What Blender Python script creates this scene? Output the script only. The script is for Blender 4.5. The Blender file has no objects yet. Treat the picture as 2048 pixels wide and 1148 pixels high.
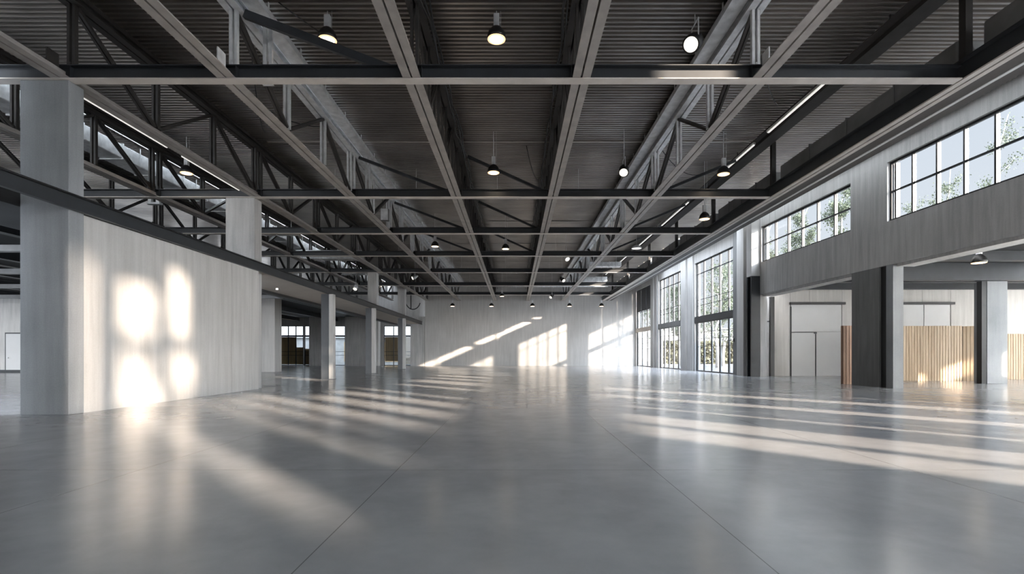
import bpy, math, random
from math import pi, sin, cos, radians, sqrt
from mathutils import Vector, Matrix

random.seed(7)
SC = bpy.context.scene
COL = SC.collection

# ------------------------------------------------------------------ camera
F = 1024.0            # focal length in pixels of the 2048 px wide frame
CX, CY, EYE = 1030.0, 708.0, 1.2
cam = bpy.data.cameras.new('camera')
cam.sensor_width = 36.0
cam.lens = 36.0 * F / 2048.0
cam.shift_x = -(CX - 1024.0) / 2048.0
cam.shift_y = (CY - 574.0) / 2048.0
cam.clip_end = 600
camo = bpy.data.objects.new('camera', cam)
camo.location = (0, 0, EYE)
camo.rotation_euler = (pi / 2, 0, 0)
COL.objects.link(camo)
SC.camera = camo

# ------------------------------------------------------------------ sky, sun, exposure
SUN_DX, SUN_DY, SUN_DZ = -1.0, 1.07, -0.43      # the way the sunlight travels
SKY, SKY_GLOW, ZENITH = 0.48, 18.0, 11.0
w = bpy.data.worlds.new('sky')
SC.world = w
w.use_nodes = True
nt = w.node_tree
nt.nodes.clear()
out = nt.nodes.new('ShaderNodeOutputWorld')
bg = nt.nodes.new('ShaderNodeBackground')
tc = nt.nodes.new('ShaderNodeTexCoord')
sp = nt.nodes.new('ShaderNodeSeparateXYZ')
rp = nt.nodes.new('ShaderNodeValToRGB')
nt.links.new(tc.outputs['Generated'], sp.inputs[0])
nt.links.new(sp.outputs['Z'], rp.inputs[0])
rp.color_ramp.elements[0].position = 0.0
rp.color_ramp.elements[0].color = (0.86, 0.89, 0.92, 1)
rp.color_ramp.elements[1].position = 0.75
rp.color_ramp.elements[1].color = (0.60, 0.67, 0.77, 1)
e = rp.color_ramp.elements.new(0.30)
e.color = (0.74, 0.80, 0.87, 1)
nt.links.new(rp.outputs[0], bg.inputs[0])
# the sky is brighter around the low sun
dt = nt.nodes.new('ShaderNodeVectorMath'); dt.operation = 'DOT_PRODUCT'
dt.inputs[1].default_value = Vector((-SUN_DX, -SUN_DY, -SUN_DZ)).normalized()
nt.links.new(tc.outputs['Generated'], dt.inputs[0])
mxm = nt.nodes.new('ShaderNodeMath'); mxm.operation = 'MAXIMUM'; mxm.inputs[1].default_value = 0.0
nt.links.new(dt.outputs['Value'], mxm.inputs[0])
pwr = nt.nodes.new('ShaderNodeMath'); pwr.operation = 'POWER'; pwr.inputs[1].default_value = 2.0
nt.links.new(mxm.outputs[0], pwr.inputs[0])
lob = nt.nodes.new('ShaderNodeMath'); lob.operation = 'MULTIPLY_ADD'
lob.inputs[1].default_value = SKY * SKY_GLOW; lob.inputs[2].default_value = SKY
nt.links.new(pwr.outputs[0], lob.inputs[0])
zen = nt.nodes.new('ShaderNodeMapRange')             # thin high haze: brighter overhead
zen.inputs['From Min'].default_value = 0.45; zen.inputs['From Max'].default_value = 0.95
zen.inputs['To Min'].default_value = 0.0; zen.inputs['To Max'].default_value = SKY * ZENITH
nt.links.new(sp.outputs['Z'], zen.inputs['Value'])
tot = nt.nodes.new('ShaderNodeMath'); tot.operation = 'ADD'
nt.links.new(lob.outputs[0], tot.inputs[0]); nt.links.new(zen.outputs[0], tot.inputs[1])
nt.links.new(tot.outputs[0], bg.inputs[1])
nt.links.new(bg.outputs[0], out.inputs[0])

sun = bpy.data.lights.new('sun', 'SUN')
sun.energy = 5.0
sun.angle = radians(1.1)
sun.color = (1.0, 0.84, 0.68)
suno = bpy.data.objects.new('sun', sun)
suno.rotation_euler = Vector((SUN_DX, SUN_DY, SUN_DZ)).to_track_quat('-Z', 'Y').to_euler()
suno.location = (40, -40, 30)
COL.objects.link(suno)

SC.view_settings.view_transform = 'Standard'
SC.view_settings.look = 'None'
SC.view_settings.exposure = 2.12
SC.view_settings.gamma = 1.0
SC.view_settings.use_curve_mapping = False


# ------------------------------------------------------------------ materials
def new_mat(name):
    m = bpy.data.materials.new(name)
    m.use_nodes = True
    t = m.node_tree
    b = t.nodes['Principled BSDF']
    return m, t, b


def plain(name, col, rough=0.5, metal=0.0, spec=0.5, noise=0.0, scale=6.0):
    m, t, b = new_mat(name)
    b.inputs['Base Color'].default_value = (*col, 1)
    b.inputs['Roughness'].default_value = rough
    b.inputs['Metallic'].default_value = metal
    b.inputs['Specular IOR Level'].default_value = spec
    if noise:
        tc = t.nodes.new('ShaderNodeTexCoord')
        n = t.nodes.new('ShaderNodeTexNoise')
        n.inputs['Scale'].default_value = scale
        n.inputs['Detail'].default_value = 4
        r = t.nodes.new('ShaderNodeValToRGB')
        r.color_ramp.elements[0].position = 0.3
        r.color_ramp.elements[1].position = 0.7
        r.color_ramp.elements[0].color = (*[c * (1 - noise) for c in col], 1)
        r.color_ramp.elements[1].color = (*[min(1, c * (1 + noise)) for c in col], 1)
        t.links.new(tc.outputs['Object'], n.inputs['Vector'])
        t.links.new(n.outputs['Fac'], r.inputs[0])
        t.links.new(r.outputs[0], b.inputs['Base Color'])
    return m


def concrete(name, lo, hi, streak=1.0, rough=0.75, bump=0.15):
    """board-marked concrete: broad blotches, vertical runs and fine pores"""
    m, t, b = new_mat(name)
    L = t.links.new
    tc = t.nodes.new('ShaderNodeTexCoord')
    geo = t.nodes.new('ShaderNodeNewGeometry')
    mp = t.nodes.new('ShaderNodeMapping')
    mp.inputs['Scale'].default_value = (5.0, 5.0, 0.35)
    L(geo.outputs['Position'], mp.inputs['Vector'])
    n1 = t.nodes.new('ShaderNodeTexNoise')
    n1.inputs['Scale'].default_value = 1.3
    n1.inputs['Detail'].default_value = 8
    n1.inputs['Roughness'].default_value = 0.62
    L(mp.outputs[0], n1.inputs['Vector'])
    n2 = t.nodes.new('ShaderNodeTexNoise')
    n2.inputs['Scale'].default_value = 0.55
    n2.inputs['Detail'].default_value = 6
    L(geo.outputs['Position'], n2.inputs['Vector'])
    n3 = t.nodes.new('ShaderNodeTexNoise')
    n3.inputs['Scale'].default_value = 38
    n3.inputs['Detail'].default_value = 3
    L(geo.outputs['Position'], n3.inputs['Vector'])
    a = t.nodes.new('ShaderNodeMath'); a.operation = 'MULTIPLY_ADD'
    a.inputs[1].default_value = 0.55 * streak
    L(n1.outputs['Fac'], a.inputs[0])
    c = t.nodes.new('ShaderNodeMath'); c.operation = 'MULTIPLY'
    c.inputs[1].default_value = 1.0 - 0.55 * streak - 0.15
    L(n2.outputs['Fac'], c.inputs[0])
    L(c.outputs[0], a.inputs[2])
    d = t.nodes.new('ShaderNodeMath'); d.operation = 'MULTIPLY_ADD'
    d.inputs[1].default_value = 0.15
    L(n3.outputs['Fac'], d.inputs[0]); L(a.outputs[0], d.inputs[2])
    r = t.nodes.new('ShaderNodeValToRGB')
    r.color_ramp.elements[0].position = 0.33
    r.color_ramp.elements[1].position = 0.66
    r.color_ramp.elements[0].color = (*lo, 1)
    r.color_ramp.elements[1].color = (*hi, 1)
    L(d.outputs[0], r.inputs[0])
    L(r.outputs[0], b.inputs['Base Color'])
    b.inputs['Roughness'].default_value = rough
    b.inputs['Specular IOR Level'].default_value = 0.3
    bp = t.nodes.new('ShaderNodeBump')
    bp.inputs['Strength'].default_value = bump
    bp.inputs['Distance'].default_value = 0.02
    L(d.outputs[0], bp.inputs['Height'])
    L(bp.outputs[0], b.inputs['Normal'])
    return m


def floor_mat():
    m, t, b = new_mat('polished_concrete')
    L = t.links.new
    geo = t.nodes.new('ShaderNodeNewGeometry')
    n1 = t.nodes.new('ShaderNodeTexNoise')
    n1.inputs['Scale'].default_value = 0.45; n1.inputs['Detail'].default_value = 9
    n1.inputs['Roughness'].default_value = 0.6
    n2 = t.nodes.new('ShaderNodeTexNoise')
    n2.inputs['Scale'].default_value = 1.7; n2.inputs['Detail'].default_value = 9
    n2.inputs['Roughness'].default_value = 0.6
    n2.inputs['Distortion'].default_value = 0.2
    L(geo.outputs['Position'], n1.inputs['Vector'])
    L(geo.outputs['Position'], n2.inputs['Vector'])
    mx = t.nodes.new('ShaderNodeMath'); mx.operation = 'MULTIPLY_ADD'
    mx.inputs[1].default_value = 0.5
    h = t.nodes.new('ShaderNodeMath'); h.operation = 'MULTIPLY'; h.inputs[1].default_value = 0.5
    L(n2.outputs['Fac'], h.inputs[0])
    L(n1.outputs['Fac'], mx.inputs[0]); L(h.outputs[0], mx.inputs[2])
    r = t.nodes.new('ShaderNodeValToRGB')
    r.color_ramp.elements[0].position = 0.30
    r.color_ramp.elements[1].position = 0.70
    r.color_ramp.elements[0].color = (*FLOOR_LO, 1)
    r.color_ramp.elements[1].color = (*FLOOR_HI, 1)
    L(mx.outputs[0], r.inputs[0])
    # saw-cut slab joints
    s = t.nodes.new('ShaderNodeSeparateXYZ')
    L(geo.outputs['Position'], s.inputs[0])

    def joint(sock, off, step, half):
        a = t.nodes.new('ShaderNodeMath'); a.operation = 'ADD'; a.inputs[1].default_value = -off + 400 * step
        L(sock, a.inputs[0])
        q = t.nodes.new('ShaderNodeMath'); q.operation = 'PINGPONG'; q.inputs[1].default_value = step / 2
        L(a.outputs[0], q.inputs[0])
        k = t.nodes.new('ShaderNodeMath'); k.operation = 'LESS_THAN'; k.inputs[1].default_value = half
        L(q.outputs[0], k.inputs[0])
        return k.outputs[0]
    jx = joint(s.outputs['X'], -1.22, 2.66, 0.004)
    jy = joint(s.outputs['Y'], 5.3, 8.0, 0.004)
    j = t.nodes.new('ShaderNodeMath'); j.operation = 'MAXIMUM'
    L(jx, j.inputs[0]); L(jy, j.inputs[1])
    mixc = t.nodes.new('ShaderNodeMix'); mixc.data_type = 'RGBA'
    jm = t.nodes.new('ShaderNodeMath'); jm.operation = 'MULTIPLY'; jm.inputs[1].default_value = 0.6
    L(j.outputs[0], jm.inputs[0])
    L(jm.outputs[0], mixc.inputs['Factor'])
    L(r.outputs[0], mixc.inputs['A'])
    mixc.inputs['B'].default_value = (0.05, 0.05, 0.055, 1)
    L(mixc.outputs['Result'], b.inputs['Base Color'])
    rr = t.nodes.new('ShaderNodeMapRange')
    rr.inputs['From Min'].default_value = 0.35; rr.inputs['From Max'].default_value = 0.65
    rr.inputs['To Min'].default_value = 0.18; rr.inputs['To Max'].default_value = 0.23
    L(mx.outputs[0], rr.inputs['Value'])
    L(rr.outputs[0], b.inputs['Roughness'])
    b.inputs['Specular IOR Level'].default_value = 0.95
    bp = t.nodes.new('ShaderNodeBump')
    bp.inputs['Strength'].default_value = 0.05
    bp.inputs['Distance'].default_value = 0.01
    L(n2.outputs['Fac'], bp.inputs['Height'])
    L(bp.outputs[0], b.inputs['Normal'])
    return m


def wood_mat(name, lo, hi, step=9.0):
    m, t, b = new_mat(name)
    L = t.links.new
    geo = t.nodes.new('ShaderNodeNewGeometry')
    mp = t.nodes.new('ShaderNodeMapping')
    mp.inputs['Scale'].default_value = (step, step, 0.25)
    L(geo.outputs['Position'], mp.inputs['Vector'])
    n = t.nodes.new('ShaderNodeTexNoise')
    n.inputs['Scale'].default_value = 1.4; n.inputs['Detail'].default_value = 7
    n.inputs['Roughness'].default_value = 0.7
    L(mp.outputs[0], n.inputs['Vector'])
    r = t.nodes.new('ShaderNodeValToRGB')
    r.color_ramp.elements[0].position = 0.32
    r.color_ramp.elements[1].position = 0.68
    r.color_ramp.elements[0].color = (*lo, 1)
    r.color_ramp.elements[1].color = (*hi, 1)
    L(n.outputs['Fac'], r.inputs[0])
    L(r.outputs[0], b.inputs['Base Color'])
    b.inputs['Roughness'].default_value = 0.55
    return m


def glass_mat(name, tint=(0.93, 0.96, 0.97), refl=0.06):
    m = bpy.data.materials.new(name)
    m.use_nodes = True
    t = m.node_tree
    t.nodes.clear()
    o = t.nodes.new('ShaderNodeOutputMaterial')
    tr = t.nodes.new('ShaderNodeBsdfTransparent')
    tr.inputs[0].default_value = (*tint, 1)
    gl = t.nodes.new('ShaderNodeBsdfGlossy')
    gl.inputs['Roughness'].default_value = 0.02
    lw_ = t.nodes.new('ShaderNodeLayerWeight'); lw_.inputs['Blend'].default_value = 0.5
    pw = t.nodes.new('ShaderNodeMath'); pw.operation = 'POWER'; pw.inputs[1].default_value = 5.0
    ad = t.nodes.new('ShaderNodeMath'); ad.operation = 'MULTIPLY_ADD'; ad.inputs[1].default_value = 0.5; ad.inputs[2].default_value = 0.02
    mx = t.nodes.new('ShaderNodeMixShader')
    t.links.new(lw_.outputs['Facing'], pw.inputs[0])
    t.links.new(pw.outputs[0], ad.inputs[0])
    t.links.new(ad.outputs[0], mx.inputs[0])
    t.links.new(tr.outputs[0], mx.inputs[1])
    t.links.new(gl.outputs[0], mx.inputs[2])
    t.links.new(mx.outputs[0], o.inputs[0])
    return m


def frosted_mat(name='frosted_glass', v=0.5):
    m = bpy.data.materials.new(name)
    m.use_nodes = True
    t = m.node_tree
    t.nodes.clear()
    o = t.nodes.new('ShaderNodeOutputMaterial')
    tr = t.nodes.new('ShaderNodeBsdfTranslucent')
    tr.inputs[0].default_value = (v, v, v * 0.98, 1)
    t.links.new(tr.outputs[0], o.inputs[0])
    return m


def glow(name, col, strength):
    m, t, b = new_mat(name)
    b.inputs['Base Color'].default_value = (*col, 1)
    b.inputs['Emission Color'].default_value = (*col, 1)
    b.inputs['Emission Strength'].default_value = strength
    return m


FLOOR_LO, FLOOR_HI = (0.26, 0.266, 0.276), (0.385, 0.388, 0.396)
M = {}
M['floor'] = floor_mat()
M['concrete'] = concrete('board_marked_concrete', (0.34, 0.333, 0.325), (0.58, 0.57, 0.555))
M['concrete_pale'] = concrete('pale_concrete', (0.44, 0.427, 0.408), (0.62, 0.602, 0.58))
M['concrete_blue'] = concrete('cool_grey_concrete', (0.20, 0.21, 0.22), (0.36, 0.37, 0.38), streak=0.5, bump=0.3)
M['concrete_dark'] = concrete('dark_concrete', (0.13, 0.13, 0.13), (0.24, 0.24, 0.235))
M['steel'] = plain('blue_black_steel', (0.026, 0.029, 0.033), 0.42, 0.0, 0.5, 0.15, 3)
M['lit_flange'] = plain('bounce_lit_flange', (0.62, 0.575, 0.53), 0.55, 0.0, 0.4, 0.12, 2)  # flange undersides paled to stand for light bounced off the floor
M['truss'] = plain('brown_black_steel', (0.035, 0.032, 0.030), 0.5, 0.0, 0.4, 0.2, 4)
M['chord'] = plain('warm_grey_steel', (0.37, 0.345, 0.32), 0.5, 0.1, 0.4, 0.15, 3)
M['galv'] = plain('galvanised_steel', (0.68, 0.69, 0.70), 0.42, 0.35, 0.5, 0.2, 5)
M['duct'] = plain('grey_duct', (0.20, 0.20, 0.20), 0.5, 0.2, 0.5, 0.2, 1.5)
M['deck'] = plain('dark_corrugated_steel', (0.34, 0.315, 0.29), 0.28, 0.85, 0.5, 0.18, 0.7)
M['roof'] = plain('roof_membrane', (0.25, 0.25, 0.25), 0.9)
M['black'] = plain('black_steel', (0.012, 0.012, 0.013), 0.4)
M['frame'] = plain('black_window_steel', (0.016, 0.017, 0.019), 0.45)
M['lit_mullion'] = plain('sunlit_mullion_pale', (0.72, 0.73, 0.74), 0.4, 0.3)  # pale colour stands for sunlight on the mullion sides
M['soffit'] = plain('brown_soffit_board', (0.10, 0.093, 0.087), 0.6, 0, 0.4, 0.12, 1)
M['white'] = plain('white_painted_steel', (0.72, 0.72, 0.71), 0.45)
M['ply'] = plain('pale_ceiling_board', (0.60, 0.545, 0.49), 0.7, 0, 0.3, 0.06, 1.2)
M['ceil_dark'] = plain('dark_ceiling_board', (0.03, 0.031, 0.032), 0.7, 0, 0.3, 0.2, 1)
M['door'] = plain('grey_door_paint', (0.56, 0.56, 0.56), 0.5, 0, 0.4, 0.03, 1)
M['wood'] = wood_mat('oak_slats', (0.38, 0.27, 0.17), (0.66, 0.53, 0.38))
M['wood_red'] = wood_mat('brown_slats', (0.22, 0.12, 0.07), (0.36, 0.22, 0.14))
M['blind'] = wood_mat('bronze_blind', (0.19, 0.12, 0.055), (0.30, 0.20, 0.10), 3.0)
M['glass'] = glass_mat('clear_glass')
M['lamp'] = glow('warm_lamp', (1.0, 0.86, 0.66), 6)
M['tube'] = glow('strip_lamp', (1.0, 0.97, 0.92), 0.16)
M['lens'] = glow('spot_lens', (1.0, 0.92, 0.80), 0.45)
M['ring'] = glow('warm_lamp_rim', (1.0, 0.62, 0.34), 0.35)
M['glass_tint'] = glass_mat('tinted_glass', (0.68, 0.69, 0.70))
M['frosted'] = frosted_mat()
M['opal'] = frosted_mat('opal_glass', 0.7)
M['ground'] = plain('pale_paving', (0.22, 0.218, 0.212), 0.9, 0, 0.2, 0.1, 0.3)
M['bark'] = plain('grey_bark', (0.33, 0.32, 0.30), 0.9, 0, 0.2, 0.3, 6)
M['leaf'] = plain('pale_leaf', (0.13, 0.15, 0.10), 0.7, 0, 0.2, 0.3, 2)
M['hedge'] = plain('hedge_leaf', (0.17, 0.16, 0.10), 0.8, 0, 0.2, 0.4, 3)
M['render'] = plain('pale_render', (0.42, 0.41, 0.39), 0.9)


# ------------------------------------------------------------------ mesh helpers
class MB:
    def __init__(self):
        self.v, self.f = [], []

    def add(self, vs, fs):
        o = len(self.v)
        self.v += [tuple(p) for p in vs]
        self.f += [tuple(i + o for i in f) for f in fs]

    def hexa(self, p):
        """eight corners: bottom ring then top ring"""
        self.add(p, [(3, 2, 1, 0), (4, 5, 6, 7), (0, 1, 5, 4), (1, 2, 6, 5), (2, 3, 7, 6), (3, 0, 4, 7)])

    def box(self, x0, x1, y0, y1, z0, z1):
        self.hexa([(x0, y0, z0), (x1, y0, z0), (x1, y1, z0), (x0, y1, z0),
                   (x0, y0, z1), (x1, y0, z1), (x1, y1, z1), (x0, y1, z1)])

    def bar(self, a, b, wx, wz, up=(0, 0, 1)):
        """rectangular bar from a to b; wx across, wz along up"""
        a, b = Vector(a), Vector(b)
        d = (b - a).normalized()
        u = Vector(up)
        if abs(d.dot(u)) > 0.98:
            u = Vector((0, 1, 0))
        s = d.cross(u).normalized()
        u = s.cross(d).normalized()
        s *= wx / 2
        u *= wz / 2
        self.hexa([a - s - u, a + s - u, b + s - u, b - s - u, a - s + u, a + s + u, b + s + u, b - s + u])

    def tube(self, pts, r, n=8, r2=None):
        pts = [Vector(p) for p in pts]
        rings = []
        for i, p in enumerate(pts):
            d = (pts[min(i + 1, len(pts) - 1)] - pts[max(i - 1, 0)])
            d = d.normalized() if d.length > 1e-9 else Vector((0, 0, 1))
            u = Vector((0, 0, 1)) if abs(d.z) < 0.95 else Vector((0, 1, 0))
            s = d.cross(u).normalized()
            u = s.cross(d)
            rr = r if r2 is None else r + (r2 - r) * i / max(1, len(pts) - 1)
            rings.append([p + (s * cos(2 * pi * k / n) + u * sin(2 * pi * k / n)) * rr for k in range(n)])
        vs = [q for ring in rings for q in ring]
        fs = []
        for i in range(len(rings) - 1):
            for k in range(n):
                k2 = (k + 1) % n
                fs.append((i * n + k, i * n + k2, (i + 1) * n + k2, (i + 1) * n + k))
        fs.append(tuple(range(n - 1, -1, -1)))
        fs.append(tuple((len(rings) - 1) * n + k for k in range(n)))
        self.add(vs, fs)

    def lathe(self, prof, c=(0, 0, 0), n=24, mat=None):
        vs, fs = [], []
        for (r, z) in prof:
            for k in range(n):
                p = Vector((r * cos(2 * pi * k / n), r * sin(2 * pi * k / n), z))
                if mat is not None:
                    p = mat @ p
                vs.append(p + Vector(c))
        for i in range(len(prof) - 1):
            for k in range(n):
                k2 = (k + 1) % n
                fs.append((i * n + k, i * n + k2, (i + 1) * n + k2, (i + 1) * n + k))
        if prof[0][0] > 1e-6:
            fs.append(tuple(range(n - 1, -1, -1)))
        if prof[-1][0] > 1e-6:
            fs.append(tuple((len(prof) - 1) * n + k for k in range(n)))
        self.add(vs, fs)

    def data(self, name, mat, origin=(0, 0, 0), smooth=False):
        me = bpy.data.meshes.new(name)
        ox, oy, oz = origin
        me.from_pydata([(x - ox, y - oy, z - oz) for x, y, z in self.v], [], self.f)
        me.materials.append(mat)
        if smooth:
            for p in me.polygons:
                p.use_smooth = True
        me.update()
        return me

    def build(self, name, mat, parent=None, smooth=False, bevel=0.0, origin=None):
        org = origin if origin is not None else (tuple(world_loc(parent)) if parent else (0, 0, 0))
        ob = bpy.data.objects.new(name, self.data(name, mat, org, smooth))
        COL.objects.link(ob)
        if parent:
            ob.parent = parent
            ob.location = Vector(org) - world_loc(parent)
        else:
            ob.location = org
        if bevel:
            b = ob.modifiers.new('edge', 'BEVEL')
            b.width = bevel
            b.segments = 2
            b.limit_method = 'ANGLE'
        return ob


def world_loc(o):
    p = Vector((0, 0, 0))
    while o:
        p += o.location
        o = o.parent
    return p


def tag(o, label=None, cat=None, group=None, kind=None):
    if label:
        o['label'] = label
    if cat:
        o['category'] = cat
    if group:
        o['group'] = group
    if kind:
        o['kind'] = kind
    return o


def empty(name, loc, label=None, cat=None, group=None, kind=None):
    o = bpy.data.objects.new(name, None)
    o.location = loc
    COL.objects.link(o)
    return tag(o, label, cat, group, kind)


def pieces(name, boxes, mat, parent):
    """one part per box; equal boxes share their mesh"""
    cache = {}
    pl = world_loc(parent)
    for (x0, x1, y0, y1, z0, z1) in boxes:
        key = (round(x1 - x0, 4), round(y1 - y0, 4), round(z1 - z0, 4))
        if key not in cache:
            m = MB(); m.box(0, x1 - x0, 0, y1 - y0, 0, z1 - z0)
            cache[key] = m.data(name, mat)
        o = bpy.data.objects.new(name, cache[key])
        COL.objects.link(o)
        o.parent = parent
        o.location = Vector((x0, y0, z0)) - pl


def clone(o, parent, loc):
    c = o.copy()
    COL.objects.link(c)
    c.parent = parent
    c.location = loc
    return c


def copy_tree(root, loc):
    r = root.copy()
    COL.objects.link(r)
    r.location = loc
    for ch in list(root.children):
        c = ch.copy()
        COL.objects.link(c)
        c.parent = r
        for g in list(ch.children):
            d = g.copy()
            COL.objects.link(d)
            d.parent = c
    return r


def cells(us, zs, openings):
    """solid rectangles of a wall u x z with rectangular openings (u0,u1,z0,z1)"""
    U = sorted(set([us[0], us[1]] + [q for o in openings for q in o[:2] if us[0] < q < us[1]]))
    Z = sorted(set([zs[0], zs[1]] + [q for o in openings for q in o[2:] if zs[0] < q < zs[1]]))
    res = []
    for i in range(len(U) - 1):
        run = None
        for k in range(len(Z) - 1):
            um, zm = (U[i] + U[i + 1]) / 2, (Z[k] + Z[k + 1]) / 2
            solid = not any(a < um < b and c < zm < d for a, b, c, d in openings)
            if solid:
                if run is None:
                    run = Z[k]
            if (not solid or k == len(Z) - 2) and run is not None:
                res.append((U[i], U[i + 1], run, Z[k + 1] if solid else Z[k]))
                run = None
    return res


def at(x, y, Y):
    """the point seen at pixel (x, y) at depth Y"""
    return Vector(((x - CX) / F * Y, Y, EYE - (y - CY) / F * Y))


# ------------------------------------------------------------------ key measures
YB = [10.0, 17.55, 22.85, 28.1, 33.8, 40.3, 46.6]        # cross beams (near edge of the bottom flange)
Y0, YF = 6.6, 52.0                                       # near edge of the roof deck, far wall
ZB = 6.58                                                # underside of the cross beams
ZD = 8.50                                                # underside of the roof deck
TR = [-16.0, -12.4, -8.9, -5.65, -2.02, 1.30, 4.83]      # truss lines


def XW(y):                                               # hall face of the window wall
    return 13.6 - 0.0265 * y


# ------------------------------------------------------------------ ground and floor
g = MB(); g.box(-90, 160, -70, 200, -0.6, -0.12)
tag(g.build('ground', M['ground']), kind='structure')
fl = MB(); fl.box(-41, 30, -14.4, 54.3, -0.12, 0.0)
tag(fl.build('floor', M['floor']), kind='structure')

# ------------------------------------------------------------------ roof deck
HOLE = (10.4, 12.2, 28.0, 43.0)                           # unseen roof slot added to throw the far wall's sun band


def deck_rows(mb, x0, x1, y0, y1, pitch=0.15, d=0.08):
    n = int(round((y1 - y0) / pitch))
    p = (y1 - y0) / n
    prof = []
    for i in range(n):
        a = y0 + i * p
        prof += [(a, ZD), (a + 0.40 * p, ZD), (a + 0.52 * p, ZD + d), (a + 0.88 * p, ZD + d)]
    prof.append((y1, ZD))
    vs = [(x0, y, z) for y, z in prof] + [(x1, y, z) for y, z in prof]
    k = len(prof)
    mb.add(vs, [(i, k + i, k + i + 1, i + 1) for i in range(k - 1)])


dk = MB()
SLOTS = [(-13.28, -12.85), (-5.46, -5.32)]              # narrow rooflights beside the pale duct and the pale truss
for (xa, xb, ya, yb) in ((-22, SLOTS[0][0], Y0, YF), (SLOTS[0][1], SLOTS[1][0], Y0, YF), (SLOTS[1][1], 12.0, Y0, HOLE[2]), (12.8, 13.6, Y0, HOLE[2]), (SLOTS[1][1], HOLE[0], HOLE[2], HOLE[3]), (HOLE[1], 13.6, HOLE[2], HOLE[3]), (SLOTS[1][1], 13.6, HOLE[3], YF)):
    deck_rows(dk, xa, xb, ya, yb)
tag(dk.build('ceiling', M['deck']), kind='structure')
rf = MB()
for (xa, xb, ya, yb) in ((-22.3, SLOTS[0][0], Y0, 54.2), (SLOTS[0][1], SLOTS[1][0], Y0, 54.2), (SLOTS[1][1], 12.0, Y0, HOLE[2]), (12.8, 14, Y0, HOLE[2]), (SLOTS[1][1], HOLE[0], HOLE[2], HOLE[3]), (HOLE[1], 14, HOLE[2], HOLE[3]), (SLOTS[1][1], 14, HOLE[3], 54.2)):
    rf.box(xa, xb, ya, yb, ZD + 0.085, ZD + 0.2)
for n_, (xa, xb) in zip((13, 14, 15), SLOTS + [(12.0, 12.8)]):  # third pane is hidden, added to brighten the window wall
    t = MB(); t.box(xa, xb, Y0, YF if n_ < 15 else HOLE[2], ZD + 0.10, ZD + 0.11)
    tag(t.build('window_%d' % n_, M['frosted']), kind='structure')
tag(rf.build('roof', M['roof']), kind='structure')
for i, yy in enumerate(YB[1:], 1):
    t = MB(); t.box(-8.5, 8.0, yy - 0.03, yy + 0.05, ZD - 0.03, ZD - 0.002)
    tag(t.build('trim_%d' % i, M['chord']), kind='structure')

# ------------------------------------------------------------------ unseen tall bay behind the viewpoint, added to shape the incoming sun
NR = []                                                  # unseen openings shaped to cast the sun patches (y0,y1,z0,z1)
NR += [(-13.55, -13.05, 9.4, 12.8), (-12.5, -11.75, 6.3, 9.2), (-10.6, -9.45, 6.3, 9.2), (-9.37, -8.35, 6.3, 9.2), (-8.25, -7.0, 6.3, 9.2),
       (-12.45, -11.0, 9.4, 10.85), (-12.45, -11.1, 11.12, 12.4), (-10.9, -9.7, 9.4, 10.8), (-10.8, -9.95, 11.08, 12.9),
       (-6.6, -5.2, 6.3, 8.3), (-4.7, -3.4, 6.3, 8.3), (-2.6, -1.9, 6.3, 8.3), (0.6, 1.6, 6.3, 7.8), (3.0, 5.2, 6.3, 7.8), (6.4, 7.6, 6.3, 7.8), (9.0, 10.6, 6.3, 7.8),
       (-1.4, 0.4, 9.6, 11.6),
       (-4.9, -3.3, 0.4, 5.0), (-3.2, -1.5, 0.4, 4.9), (-0.1, 0.5, 0.4, 4.8), (1.1, 1.5, 0.4, 4.8), (2.7, 3.9, 0.4, 4.7), (5.0, 5.35, 0.4, 4.6), (6.2, 7.6, 0.4, 4.5), (9.2, 9.7, 0.4, 4.4)]
nw = MB()
for (a, b, c, d) in cells((-14.4, 12.0), (0, 14.5), NR):
    nw.box(13.3, 13.6, a, b, c, d)
tag(nw.build('wall_right_gobo', M['concrete']), kind='structure')
bw = MB()
BO = [(-3.8, -1.0, 0.3, 1.6)]
for (a, b, c, d) in cells((-9.9, 13.6), (0, 14.5), BO):
    bw.box(a, b, -14.4, -14.1, c, d)
tag(bw.build('wall_back', M['concrete']), kind='structure')
lw = MB(); lw.box(-10.1, -9.8, -14.4, 9.4, 0, 14.5)
tag(lw.build('wall_left_near', M['concrete']), kind='structure')
tb = MB(); tb.box(-10.1, 13.6, -14.4, Y0, 14.3, 14.6)
tag(tb.build('ceiling_near', M['deck']), kind='structure')
bh = MB(); bh.box(-10.1, 13.6, Y0 - 0.25, Y0, ZD + 0.02, 14.5)
tag(bh.build('wall_bulkhead', M['concrete']), kind='structure')

# ------------------------------------------------------------------ far wall
fw = MB()
fw.box(-9.15, 2.80, YF, YF + 0.4, 0, 8.6)
fw.box(2.812, 12.6, YF, YF + 0.4, 0, 8.6)
fw.box(-9.15, 12.6, YF + 0.38, YF + 0.45, 0, 8.6)
tag(fw.build('wall_far', M['concrete_pale']), kind='structure')

# far wall of the side space, set back, with its openings
FS = 53.4
LO = [(-25.3, -22.1, 0.0, 4.15), (-22.0, -21.0, 0.0, 4.15), (-18.9, -17.4, 0.0, 4.15), (-13.7, -10.65, 0.0, 4.15)]
fs = MB()
for (a, b, c, d) in cells((-40.5, -9.15), (0, 8.6), LO):
    fs.box(a, b, FS, FS + 0.4, c, d)
tag(fs.build('wall_far_side', M['concrete']), kind='structure')

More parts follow.
